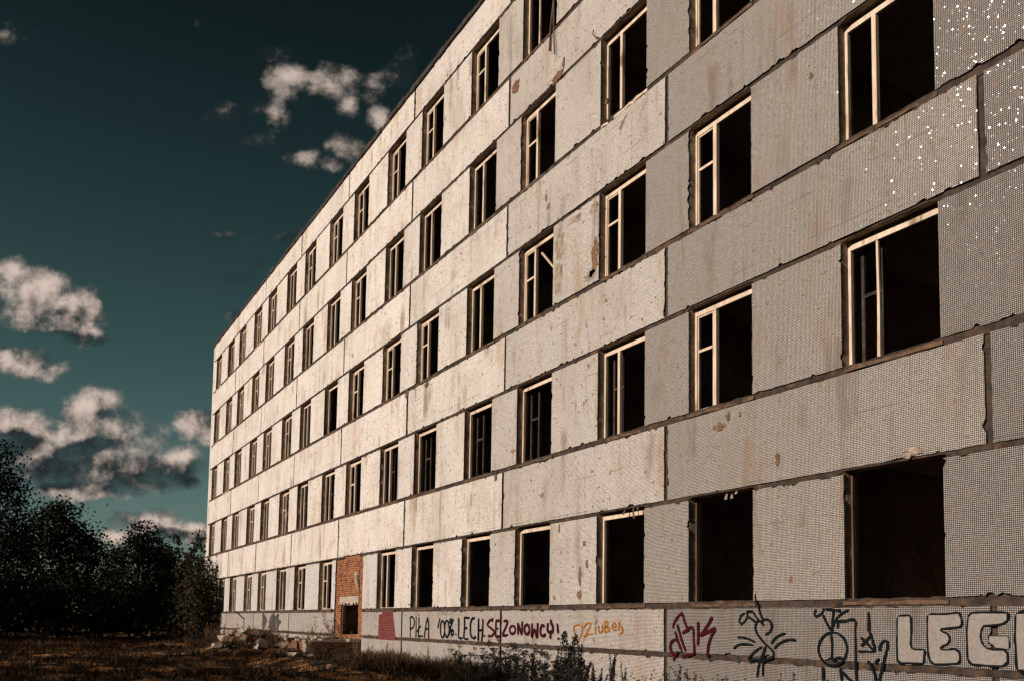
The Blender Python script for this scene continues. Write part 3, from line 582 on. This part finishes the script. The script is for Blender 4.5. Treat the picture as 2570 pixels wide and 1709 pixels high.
# ------------------------------------------------------------------ entrance platform, rubble
P = empty('entrance_platform', (-22.9, -.85, 0), 'sooty brick entrance platform with crumbled top below the doorway', 'platform')
mb = MB(); mb.box(-1.5, 1.48, -.86, .84, -.3, .66); g = random.Random(4)
for i in range(150):
    z = -.02 + .078*g.randint(0, 8); y = -.85 + .13*g.randint(0, 11)
    mb.box(1.478, 1.48+g.uniform(.004,.03), y, y+.25, z, z+.066, skip='l')
mb.build('brick_base', M['brick_old'], P)
mb = MB(); x = -1.5
while x < 1.46:
    n = min(g.uniform(.2, .6), 1.5-x); y = -.9
    while y < .8:
        m_ = min(g.uniform(.3, .7), .84-y)
        if g.random() < .8: mb.box(x, x+n-.01, y, y+m_-.01, .66, .70+g.uniform(0, .07))
        y += m_
    x += n
mb.build('cracked_top', M['scar'], P)
mb = MB(); mb.box(1.12, 1.50, -1.02, -.865, -.2, .60); mb.box(.98, 1.30, -1.0, -.862, .602, .73); mb.build('pale_edge', M['scar'], P)

def chunk_mesh(seed):
    g = random.Random(seed); mb = MB(); mb.box(-.5,.5,-.35,.35,0,.45)
    mb.v = [(x*g.uniform(.55,1.15), y*g.uniform(.55,1.2), z*g.uniform(.6,1.3) - .05) for x, y, z in mb.v]
    return mb
kinds = []
for i in range(5):
    o = chunk_mesh(50+i).build('rubble_chunk', M['concrete' if i < 3 else 'brick_old'])
    kinds.append(tag(o, 'pale broken concrete lump in the rubble heap left of the brick platform' if i < 3 else 'dark broken brick lump in the rubble heap left of the brick platform', 'rubble', 'pale lumps of the rubble heap' if i < 3 else 'dark lumps of the rubble heap'))
g = random.Random(77); spots = []
for i in range(64):
    if i < 40: x, y = g.gauss(-27.6, 2.1), -2.2 + g.gauss(0, .7)
    elif i < 56: x, y = g.gauss(-20.5, 1.8), -3.0 + g.gauss(0, .5)
    else: x, y = g.uniform(-24.2, -21.6), g.uniform(-1.6, -.3)
    if -24.6 < x < -21.2 and y > -2.0 and i < 56: y = -2.3 - g.random()*.5
    spots.append((x, min(y, -.25), i))
for n_, (x, y, i) in enumerate(spots):
    s = g.uniform(.14, .52) if i < 56 else g.uniform(.12, .28)
    z = gh(x, y) if i < 56 else .71
    src = g.choice(kinds)
    o = src if n_ < 5 and False else dup(src, (x, y, z), g.uniform(0, 6.28), s)
    o.rotation_euler = (g.uniform(-.3,.3), g.uniform(-.3,.3), g.uniform(0,6.28)); o.scale = (s*g.uniform(.7,1.5), s, s*g.uniform(.5,1.1))
    if i >= 56:
        pale = 'pale' in o['label']
        o['label'] = ('pale concrete lump' if pale else 'dark brick lump') + ' lying on top of the brick entrance platform'; o['group'] = ('pale' if pale else 'dark') + ' lumps on the platform'
    elif i >= 40:
        pale = 'pale' in o['label']
        o['label'] = ('pale concrete lump' if pale else 'dark brick lump') + ' in the weeds in front of the brick platform'; o['group'] = ('pale' if pale else 'dark') + ' lumps in front of the platform'
for i, o in enumerate(kinds):
    s = .35; o.location = (-28.5+i*.8, -2.3-.2*i, gh(-28.5+i*.8, -2.3-.2*i)); o.scale = (s*1.3, s, s*.8); o.rotation_euler = (.1, .2, i)

# ------------------------------------------------------------------ weeds along the wall
def stalk(mb, p, h, lean, r, g, n=4):
    pts = []; x, y, z = p
    for i in range(n+1):
        t = i/n; pts.append((x + lean[0]*t*t*h, y + lean[1]*t*t*h, z + h*t))
    mb.tube(pts, r, r*.45, 4); return pts
def weed_dry(seed):
    g = random.Random(seed); mb = MB()
    for s in range(g.randint(3, 5)):
        h = g.uniform(.6, 1.0); pts = stalk(mb, (g.uniform(-.12,.12), g.uniform(-.08,.08), -.03), h, (g.gauss(0,.25), g.gauss(0,.15)), .006, g)
        for i in range(14):
            t = g.uniform(.3, 1); k = min(int(t*4), 3); a = Vector(pts[k]).lerp(Vector(pts[k+1]), t*4-k)
            d = Vector((g.gauss(0,1), g.gauss(0,.7), g.uniform(.5,1.6))).normalized()*g.uniform(.06,.2)*(1.2-t*.5)
            mb.tube([a, a+d*.6, a+d+Vector((0,0,.01))], .0035, .002, 3)
            for q in range(3): mb.leaf(a+d*g.uniform(.4,1), g.uniform(.02,.045), g)
    return mb.build('dry_weed', M['dry'])
def weed_umbel(seed):
    g = random.Random(seed); mb = MB()
    for s in range(g.randint(4, 6)):
        h = g.uniform(.68, 1.0); pts = stalk(mb, (g.uniform(-.16,.16), g.uniform(-.1,.1), -.03), h, (g.gauss(0,.2), g.gauss(0,.15)), .007, g)
        top = Vector(pts[-1]); R_ = g.uniform(.07, .13)
        for i in range(11):
            a = g.uniform(0, 6.28); r = R_*math.sqrt(g.random()); e = top + Vector((math.cos(a)*r, math.sin(a)*r, .05 + .02*g.random()))
            mb.tube([top - Vector((0,0,.03)), e], .003, .003, 3)
            for q in range(5): mb.leaf(e + Vector((g.gauss(0,.012), g.gauss(0,.012), g.gauss(0,.006))), g.uniform(.02,.04), g)
        for i in range(16):
            t = g.uniform(.1, .85); k = min(int(t*4), 3); a = Vector(pts[k]).lerp(Vector(pts[k+1]), t*4-k)
            for q in range(4): mb.leaf(a + Vector((g.gauss(0,.05), g.gauss(0,.04), g.gauss(0,.03))), g.uniform(.03,.08), g)
    return mb.build('umbel_weed', M['weed'])
def weed_spike(seed):
    g = random.Random(seed); mb = MB()
    for s in range(g.randint(3, 5)):
        h = g.uniform(.75, 1.05) if s else 1.05; pts = stalk(mb, (g.uniform(-.09,.09), g.uniform(-.06,.06), -.03), h, (g.gauss(.05,.1), g.gauss(0,.1)), .009, g)
        for i in range(190):
            t = g.uniform(.12, 1); k = min(int(t*4), 3); a = Vector(pts[k]).lerp(Vector(pts[k+1]), t*4-k); w = .055*(1.15-t)
            mb.leaf(a + Vector((g.gauss(0,w), g.gauss(0,w), g.gauss(0,.012))), g.uniform(.025,.06), g, -1.2)
    return mb.build('spike_weed', M['weed'])
def weed_seed(seed):
    g = random.Random(seed); mb = MB()
    for s in range(g.randint(3, 4)):
        h = g.uniform(.6, 1.0); pts = stalk(mb, (g.uniform(-.12,.12), g.uniform(-.06,.06), -.03), h, (g.gauss(0,.25), g.gauss(0,.1)), .006, g)
        for (k, d) in ((4, Vector((0,0,0))), (3, Vector((g.gauss(0,.08), 0, .1))), (2, Vector((g.gauss(0,.1), 0, .12)))):
            a = Vector(pts[k]); c = a + d; mb.tube([a, c + Vector((0,0,.002))], .004, .004, 3)
            r = g.uniform(.02, .04)
            for q in range(26):
                n_ = Vector((g.gauss(0,1), g.gauss(0,1), g.gauss(0,1))).normalized(); mb.leaf(c + n_*r*.7, r*.8, g)
    return mb.build('seedhead_weed', M['weed'])
def sow(maker, nvar, cat, spots):
    protos = [maker(300+i) for i in range(nvar)]; used = set()
    g = random.Random(len(spots)*7+nvar)
    for i, (x, y, top, label, group) in enumerate(spots):
        src = protos[i % nvar]; z = gh(x, y)
        o = src if i < nvar else src.copy()
        if i >= nvar: COL.objects.link(o)
        o.location = (x, y, z); s = max(.25, (top - z)); o.scale = (max(.6, s*.9),)*2 + (s,); o.rotation_euler = (0, 0, g.uniform(-.6, .6))
        tag(o, label, cat, group)
UM = [(-10.53,-1.2,.73),(-10.31,-1.,.95),(-9.4,-1.1,.86),(-8.49,-1.4,.8),(-8.72,-1.,.88),(-8.99,-1.5,.61),(-10.15,-1.3,.47),(-8.08,-1.2,.73),(-10.85,-.8,.67),(-8.16,-1.7,.65),(-7.77,-1.5,.58),(-7.19,-1.4,.69),(-7.48,-1.,.84),(-6.78,-1.2,.71),(-9.13,-.9,.93),(-9.68,-1.2,.67),(-11.4,-1.,.5),(-9.9,-1.6,.6),(-8.8,-1.8,.7),(-7.3,-1.7,.5)] + [(-11.6+.31*i, -1.25-.45*abs(math.sin(i*2.7)), .42+.38*abs(math.sin(i*1.9))) for i in range(18)]
sow(weed_umbel, 5, 'weed', [(x, y, t+.06, 'dark flat headed weed below the red writing on the plinth', 'flat headed weeds under the red writing') for x, y, t in UM])
MU = [(-7.49,-1.2,1.18),(-7.16,-1.1,1.03),(-7.56,-1.3,.87),(-6.71,-1.3,.70),(-6.44,-1.3,.64),(-6.05,-1.4,.59)]
ML = ['tallest dark leafy spike weed reaching up between red and orange writing','second tallest dark spike weed just right of the tallest one below the orange writing'] + ['low dark spike weed under the orange writing']*4
sow(weed_spike, 3, 'weed', [(x, y, t, ML[i], 'dark spike weeds') for i, (x, y, t) in enumerate(MU)])
g = random.Random(31)
DR = [(-18.59,-.8,.73),(-18.38,-.6,.57),(-17.47,-.7,.86),(-16.26,-1.,.79),(-16.19,-.7,.64),(-15.15,-.9,.56),(-15.25,-.6,.62),(-14.42,-.8,.81),(-14.43,-.6,.59),(-13.67,-.6,.72),(-12.98,-.7,.64),(-12.59,-.6,.65),(-17.03,-1.2,.49),(-15.17,-1.2,.45),(-12.92,-1.2,.43),(-20.2,-.6,.8),(-19.6,-.8,.6),(-19.2,-.5,.7),(-20.8,-.4,1.1),(-17.9,-.4,.7),(-16.8,-.5,.6),(-11.9,-.6,.6),(-11.2,-.5,.65)]
sow(weed_dry, 5, 'weed', [(x, y, t, 'thin dry brown weed against the plinth under the black writing', 'dry weeds under the black writing') for x, y, t in DR])
SE = [(-5.17,-.6,.74),(-5.06,-.5,.78),(-4.68,-.7,.73),(-4.99,-.8,.61),(-4.59,-.6,.66),(-3.62,-.7,.71),(-2.59,-.8,.8),(-2.27,-.9,.73),(-1.55,-1.,.77),(-6.15,-.8,.58),(-5.79,-.7,.52)] + [(-5.6+.42*i, -.75-.25*abs(math.sin(i*2.3)), .50+.22*abs(math.sin(i*1.7))) for i in range(11)]
sow(weed_seed, 3, 'weed', [(x, y, t, 'dark weed with round seed heads below the black and red scrawls', 'seed head weeds under the scrawls') for x, y, t in SE])
LB = [(-24.9-.35*i, -1.9-.25*math.sin(i*4), .9+.3*math.sin(i*9)) for i in range(6)] + [(-21.2+.5*i, -2.2-.3*math.sin(i*5), .65+.2*math.sin(i*8)) for i in range(7)] + [(-23.29,-.3,1.56),(-22.9,-.5,1.3),(-24.3,-.6,1.64),(-24.6,-.8,1.2),(-23.6,-.25,1.8),(-25.0,-.5,1.3),(-25.6,-.6,1.1)]
sow(weed_dry, 4, 'weed', [(x, y, t, 'tall dry brown weed beside the doorway in the brick bay', 'dry weeds by the doorway') for x, y, t in LB])
FL = [(-44.2+1.05*i+.4*math.sin(i*5), -.7-.5*abs(math.sin(i*3)), .75+.55*abs(math.sin(i*7))) for i in range(18)] + [(-32.16,-1.,1.2),(-31.4,-1.,1.15),(-30.65,-1,1.0),(-36.2,-.8,.9),(-37.5,-.9,1.0),(-34.8,-.7,.9),(-39,-.8,1.1),(-41,-.9,1.2),(-28,-.8,1.0),(-26.8,-1.0,1.0),(-33.5,-.9,.8)]
sow(weed_dry, 5, 'weed', [(x, y, t, 'scraggy weed at the foot of the far plinth beyond the rubble', 'weeds at the far plinth') for x, y, t in FL])

# ------------------------------------------------------------------ trees and shrubs
def tree(name, label, base, trunk, blobs, leaf, mat, seed, group=None, shell=.55):
    """blobs: (x, y, z, rx, ry, rz, count) in world metres; leaves gather in clumps inside them"""
    g = random.Random(seed); root = empty(name, base, label, 'shrub' if 'shrub' in name else 'tree', group)
    bv = Vector(base); mb = MB()
    tops = []
    for (x, y, z, rx, ry, rz, n) in blobs:
        ncl = max(6, n//55)
        for c in range(ncl):
            d = Vector((g.gauss(0,1), g.gauss(0,1), g.gauss(0,1))).normalized(); q = g.uniform(shell, 1.05)**.7
            cc = Vector((x + d.x*rx*q, y + d.y*ry*q, z + d.z*rz*q)) - bv
            if cc.z < .2: cc.z = .2 + g.random()*.6
            cr = g.uniform(.22, .55)*min(1.2, (rx+rz)/2.4)
            for i in range(n//ncl):
                p = cc + Vector((g.gauss(0,cr), g.gauss(0,cr), g.gauss(0,cr*.75)))
                mb.leaf(p, leaf*g.uniform(.6,1.4), g, .4)
            if c % 4 == 0: tops.append(cc)
    mb.build('crown', M[mat], root)
    mb = MB(); h = trunk[0]; r = trunk[1]
    mid = Vector((g.uniform(-.2,.2), g.uniform(-.2,.2), h))
    mb.tube([(0,0,-.3), (g.uniform(-.1,.1), 0, h*.5), mid], r, r*.6, 7)
    for t in tops[:26]:
        st = Vector((0,0,0)).lerp(mid, g.uniform(.45, 1)); mb.tube([st, st.lerp(t, .5) + Vector((0,0,.25)), t], r*.3, r*.06, 4)
    mb.build('trunk', M['bark'], root)
    return root
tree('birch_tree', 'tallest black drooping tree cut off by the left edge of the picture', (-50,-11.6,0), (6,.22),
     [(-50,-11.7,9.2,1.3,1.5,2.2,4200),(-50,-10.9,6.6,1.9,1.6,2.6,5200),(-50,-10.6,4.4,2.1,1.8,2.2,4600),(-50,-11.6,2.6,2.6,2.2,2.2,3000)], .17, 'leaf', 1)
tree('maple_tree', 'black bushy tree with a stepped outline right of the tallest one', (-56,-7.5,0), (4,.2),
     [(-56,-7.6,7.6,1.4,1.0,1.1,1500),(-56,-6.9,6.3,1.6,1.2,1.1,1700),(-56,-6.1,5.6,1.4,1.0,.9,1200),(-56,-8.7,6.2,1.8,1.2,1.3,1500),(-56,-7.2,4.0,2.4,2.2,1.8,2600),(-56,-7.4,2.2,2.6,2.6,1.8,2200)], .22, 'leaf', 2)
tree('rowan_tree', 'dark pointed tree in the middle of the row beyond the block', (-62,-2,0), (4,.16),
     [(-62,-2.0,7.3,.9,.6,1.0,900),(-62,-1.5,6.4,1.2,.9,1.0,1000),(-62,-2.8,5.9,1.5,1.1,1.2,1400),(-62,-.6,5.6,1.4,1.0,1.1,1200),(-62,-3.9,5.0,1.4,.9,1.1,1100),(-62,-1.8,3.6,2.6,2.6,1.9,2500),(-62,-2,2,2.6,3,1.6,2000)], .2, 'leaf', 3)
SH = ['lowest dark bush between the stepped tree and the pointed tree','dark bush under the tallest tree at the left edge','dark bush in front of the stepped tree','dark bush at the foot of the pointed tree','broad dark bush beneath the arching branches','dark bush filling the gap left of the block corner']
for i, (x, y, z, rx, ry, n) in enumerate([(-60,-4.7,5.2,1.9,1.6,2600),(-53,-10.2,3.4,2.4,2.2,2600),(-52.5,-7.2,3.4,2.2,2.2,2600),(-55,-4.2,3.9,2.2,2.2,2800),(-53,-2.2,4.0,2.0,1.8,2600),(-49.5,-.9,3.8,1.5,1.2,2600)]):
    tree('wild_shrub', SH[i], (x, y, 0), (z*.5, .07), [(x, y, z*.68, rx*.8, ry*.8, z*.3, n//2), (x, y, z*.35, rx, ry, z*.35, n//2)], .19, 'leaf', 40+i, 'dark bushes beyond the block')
# arching brambles beside the corner
g = random.Random(8); root = empty('arching_shrub', (-49.5,-1.2,0), 'wild shrub with long arching leafy shoots left of the far corner', 'shrub')
mbl, mbs = MB(), MB()
for i in range(46):
    ty = g.uniform(-2.9, 1.3); tz = g.uniform(4.4, 6.5) + (1.1 if i % 7 == 0 else 0); tx = g.uniform(-1.2, 1.2)
    a = Vector((g.uniform(-.5,.5), g.uniform(-.6,.6), 0)); b = Vector((tx*.5, ty*.45, tz*1.05)); c = Vector((tx, ty*1.05, tz - g.uniform(0, .9)))
    pts = [(a*(1-t)**2 + b*2*t*(1-t) + c*t*t) for t in [q/9 for q in range(10)]]
    mbs.tube(pts, .03, .008, 4)
    for q in range(130):
        t = g.uniform(.08, 1); p = a*(1-t)**2 + b*2*t*(1-t) + c*t*t
        mbl.leaf(p + Vector((g.gauss(0,.12), g.gauss(0,.12), g.gauss(0,.10))), g.uniform(.09,.22), g, .6)
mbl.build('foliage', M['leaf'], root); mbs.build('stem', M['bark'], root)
# leafy column growing over the corner of the block
g = random.Random(18); root = empty('climbing_shrub', (-45.4,-.95,0), 'dark straggling shrub growing up in front of the far corner of the block', 'shrub')
mbl, mbs = MB(), MB()
for i in range(60):
    x0, y0 = g.uniform(-2.4, 2.3), g.uniform(-.65, .6); h = g.uniform(3.4, 5.2) + (1.2 if i % 6 == 0 and x0 < .9 else 0) - max(0, x0-.4)*.75
    lean = (g.gauss(0,.06), g.gauss(0,.05))
    pts = stalk(mbs, (x0, y0, 0), h, lean, .022, g, 5)
    for q in range(150):
        t = g.uniform(.05, 1)**.9; k = min(int(t*5), 4); p = Vector(pts[k]).lerp(Vector(pts[k+1]), t*5-k)
        mbl.leaf(p + Vector((g.gauss(0,.16), g.gauss(0,.12), g.gauss(0,.10))), g.uniform(.10,.24), g, .5)
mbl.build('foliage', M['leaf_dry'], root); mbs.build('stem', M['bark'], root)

# added wood, unseen behind the camera: it keeps the low sun off the ground
mb = MB(); g = random.Random(66)
for i in range(120):
    x = -84 + i*1.05 + g.uniform(-1, 1); y = -20 - g.uniform(0, 9); h = .41*abs(y) + g.uniform(-2.0, -.3)
    if g.random() < .10: h *= .72
    mb.tube([(x, y, -.3), (x+g.uniform(-.3,.3), y, h*.6)], .2, .08, 5)
    for c in range(26):
        cx, cy, cz = x + g.gauss(0,1.0), y + g.gauss(0,.7), h*(1 - .95*g.random()**1.3)
        for q in range(20):
            p = (cx+g.gauss(0,.5), cy+g.gauss(0,.5), min(cz+g.gauss(0,.4), h)); yg = p[1] + p[2]/.404
            if -9.6 < yg < -4.2 and -60 < p[0] < -6 and mnoise.noise(Vector((p[0]*.13, yg*1.25, 5))) > .20: continue   # gaps shaped to let streaks of sun reach the ground
            mb.leaf(p, g.uniform(.35,.7), g, .6)
o = mb.build('shade_wood', M['leaf']); tag(o, 'added dark wood out of view that shades the yard', 'wood', kind='stuff')

mb = MB(); g = random.Random(67)
for i in range(420):
    cx, cy = -76 - g.uniform(0, 6), g.uniform(-19, 12); cz = g.uniform(.2, 4.4 + .8*math.sin(cy*.9) + .5*math.sin(cy*2.3))
    for q in range(24): mb.leaf((cx+g.gauss(0,.5), cy+g.gauss(0,.5), max(.05, cz+g.gauss(0,.4))), g.uniform(.3,.6), g, .4)
o = mb.build('far_thicket', M['leaf']); tag(o, 'black far thicket behind the row of trees', 'thicket', kind='stuff')

SKY_TINT = (.43,.60,.40); SKY_LOW = (.52,.58,.54); SKY_TOP = .12; SKY_STR = .05; CB = 12.5

# ------------------------------------------------------------------ sky, sun, camera
SUN_EL, SUN_AZ = math.radians(22), math.radians(-4)         # azimuth: left of the facade normal
to_sun = Vector((-math.sin(SUN_AZ)*math.cos(SUN_EL), -math.cos(SUN_AZ)*math.cos(SUN_EL), math.sin(SUN_EL)))
sl = bpy.data.lights.new('sun', 'SUN'); sl.energy = 5.0; sl.angle = math.radians(.5); sl.color = (1.0, .88, .80)
so = bpy.data.objects.new('sun', sl); COL.objects.link(so); so.location = (-20, -40, 40)
so.rotation_euler = to_sun.to_track_quat('Z', 'Y').to_euler()

w = bpy.data.worlds.new('World'); SC.world = w; w.use_nodes = True
class WT(NT):
    def __init__(self, t): self.t = t
t = WT(w.node_tree); t.t.nodes.clear()
out = t.n('ShaderNodeOutputWorld'); bg = t.n('ShaderNodeBackground')
sky = t.n('ShaderNodeTexSky', sky_type='NISHITA'); sky.sun_disc = False
sky.sun_elevation = SUN_EL; sky.sun_rotation = math.radians(176); sky.air_density = 1.0; sky.dust_density = .6
D = t.n('ShaderNodeTexCoord').outputs['Generated']
dz = t.sep(D)[2]
gam = t.n('ShaderNodeGamma'); t.link(sky.outputs[0], gam.inputs[0]); gam.inputs[1].default_value = 1.0
base = t.mix(1.0, gam.outputs[0], t.mix(t.ss(dz, .0, .30), SKY_LOW, SKY_TINT), 'MULTIPLY')
fall = t.ss(dz, .05, .72, 1.0, SKY_TOP)
base = t.mix(1.0, base, t.comb(fall, fall, fall), 'MULTIPLY')
# clouds: soft blobs in the direction of the horizon behind the block, broken up by noise
f0 = (-.86012903, .51007652, 0); r0 = (.51007652, .86012903, 0)
k = t.math('MAXIMUM', t.vmath('DOT_PRODUCT', D, f0), .02)
U = t.math('DIVIDE', t.vmath('DOT_PRODUCT', D, r0), k); V = t.math('DIVIDE', dz, k)
UV = t.comb(U, V, 0.0)
n1 = t.noise(UV, 9.0, 9, .62, color=True)
warp = t.vmath('MULTIPLY', t.vmath('SUBTRACT', n1, (.5,.5,.5)), (.075,.055,0))
UW = t.vmath('ADD', UV, warp)
def blobs(lst, gr=1.15):
    acc = None
    for (u, v, a, b) in lst:
        d = t.vmath('DIVIDE', t.vmath('SUBTRACT', UW, (u, v, 0)), (a*gr, b*gr, 1.0))
        e = t.math('SUBTRACT', 1.0, t.vmath('DOT_PRODUCT', d, d))
        acc = e if acc is None else t.math('MAXIMUM', acc, e)
    return t.math('MAXIMUM', acc, -1.0)
CL = {'main': [(-0.5104, 0.2377, 0.0389, 0.029), (-0.5455, 0.2161, 0.0517, 0.0263), (-0.4625, 0.2122, 0.0362, 0.0289), (-0.593, 0.2311, 0.0466, 0.0185), (-0.4196, 0.1815, 0.0439, 0.022), (-0.5025, 0.1854, 0.0775, 0.0315), (-0.5392, 0.1953, 0.062, 0.0368), (-0.4553, 0.1731, 0.0619, 0.0209), (-0.5161, 0.1513, 0.0515, 0.0115), (-0.3829, 0.1691, 0.0155, 0.0083), (-0.5523, 0.1533, 0.0155, 0.0115)], 'b': [(-0.5819, 0.3965, 0.0315, 0.0243), (-0.5649, 0.3752, 0.0497, 0.0242), (-0.5377, 0.3569, 0.0366, 0.0172), (-0.508, 0.3681, 0.0115, 0.0215), (-0.6166, 0.4067, 0.0236, 0.0244), (-0.5213, 0.3437, 0.0235, 0.0134), (-0.587, 0.3053, 0.0365, 0.0149), (-0.6135, 0.3129, 0.0234, 0.0096), (-0.5607, 0.3004, 0.0234, 0.0096)], 'c': [(-0.2759, 0.6486, 0.032, 0.028), (-0.291, 0.6233, 0.016, 0.0251), (-0.2493, 0.6519, 0.0267, 0.0196), (-0.2254, 0.6579, 0.0241, 0.0252), (-0.2113, 0.633, 0.016, 0.0168), (-0.1772, 0.6531, 0.0187, 0.0196), (-0.1735, 0.6169, 0.016, 0.0167), (-0.2148, 0.5746, 0.0223, 0.0155), (-0.2621, 0.5572, 0.0186, 0.0121), (-0.2302, 0.5577, 0.0186, 0.0088)], 'w': [(-0.3602, 0.6182, 0.0293, 0.0139), (-0.3178, 0.6256, 0.0267, 0.0084), (-0.1429, 0.6733, 0.0214, 0.0281), (-0.3486, 0.4653, 0.0253, 0.0076), (-0.3155, 0.4279, 0.0147, 0.013), (-0.3385, 0.4113, 0.021, 0.0119), (-0.2826, 0.4637, 0.0169, 0.0087), (-0.3161, 0.5812, 0.0213, 0.01), (-0.3416, 0.3601, 0.0131, 0.0097), (-0.6221, 0.7186, 0.0295, 0.0124), (-0.2989, 0.6931, 0.0214, 0.0113)], 'e': [(-0.3805, 0.232, 0.0259, 0.0137), (-0.3646, 0.2243, 0.0129, 0.0147), (-0.3911, 0.2371, 0.0104, 0.0074)], 'f': [(-0.4371, 0.1163, 0.0283, 0.0104), (-0.4064, 0.1183, 0.018, 0.0114), (-0.3853, 0.1068, 0.0308, 0.0093), (-0.4592, 0.0968, 0.0205, 0.0083), (-0.3671, 0.1019, 0.0154, 0.0093), (-0.4526, 0.1186, 0.0154, 0.0083)], 'dark': [(-0.4552, 0.1705, 0.0877, 0.0146), (-0.5482, 0.1716, 0.0516, 0.0178), (-0.491, 0.1647, 0.0619, 0.0136), (-0.5418, 0.3354, 0.0313, 0.0075), (-0.385, 0.1016, 0.0308, 0.0052), (-0.5813, 0.2077, 0.0259, 0.0105), (-0.5085, 0.201, 0.031, 0.0084)]}
fine = t.noise(UV, 17.0, 9, .6); coarse = t.noise(UV, 11.0, 6, .6)
off = t.noise(t.vmath('ADD', UV, (-.007, .012, 0)), 17.0, 9, .6); off2 = t.noise(t.vmath('ADD', UV, (-.014, .022, 0)), 11.0, 6, .6)
relief = t.math('ADD', t.math('MULTIPLY', t.math('SUBTRACT', fine, off), 1.6), t.math('MULTIPLY', t.math('SUBTRACT', coarse, off2), 2.2))
thick = blobs(CL['main'] + CL['b'] + CL['e'] + CL['f'], 1.45); thin = blobs(CL['c']); wisp = blobs(CL['w'])
brk = t.math('ADD', t.math('MULTIPLY', t.math('SUBTRACT', fine, .5), 2.8), t.math('MULTIPLY', t.math('SUBTRACT', coarse, .5), 1.8))
aA = t.ss(t.math('ADD', thick, brk), -.15, 1.15)
aB = t.ss(t.math('ADD', thin, t.math('MULTIPLY', brk, 1.3)), -.2, 1.7, 0, .9)
aC = t.ss(t.math('ADD', wisp, t.math('MULTIPLY', brk, 1.5)), -.1, 1.7, 0, .6)
alpha = t.math('MAXIMUM', aA, t.math('MAXIMUM', aB, aC))
dark = t.ss(t.math('ADD', blobs(CL['dark'], 1.3), t.math('MULTIPLY', brk, .5)), -1.1, 1.2)
lit = t.math('ADD', t.math('MULTIPLY', t.math('ADD', t.math('MAXIMUM', thick, thin), t.math('MULTIPLY', brk, .5)), .30), t.math('ADD', .34, relief))
lit = t.math('SUBTRACT', lit, t.math('MULTIPLY', dark, .62), clamp=True)
cc = t.mix(t.ss(lit, .08, 1.0), (.022*CB,.031*CB,.034*CB), (.80*CB,.64*CB,.55*CB))
S2 = t.n('ShaderNodeVectorMath', operation='SCALE'); t.put(S2.inputs[0], cc); S2.inputs[3].default_value = 1.0
final = t.mix(alpha, base, S2.outputs[0])
t.link(final, bg.inputs['Color']); bg.inputs['Strength'].default_value = SKY_STR
t.link(bg.outputs[0], out.inputs['Surface'])

cam = bpy.data.cameras.new('camera'); co = bpy.data.objects.new('camera', cam); COL.objects.link(co)
co.location = (5.905, -10.328, 1.353)
r = Vector((.51101283, .85942284, .01607062)); u = Vector((.0561545, -.0520339, .99706527)); f = Vector((-.85773688, .50861071, .07485045))
co.rotation_euler = Matrix(((r.x, u.x, -f.x), (r.y, u.y, -f.y), (r.z, u.z, -f.z))).to_euler()
cam.sensor_width = 36; cam.lens = 2133.2/2570*36; cam.shift_y = 550/2570; cam.clip_end = 3000; cam.clip_start = .05
SC.camera = co
SC.view_settings.view_transform = 'Standard'; SC.view_settings.look = 'None'; SC.view_settings.exposure = .42; SC.view_settings.gamma = 1
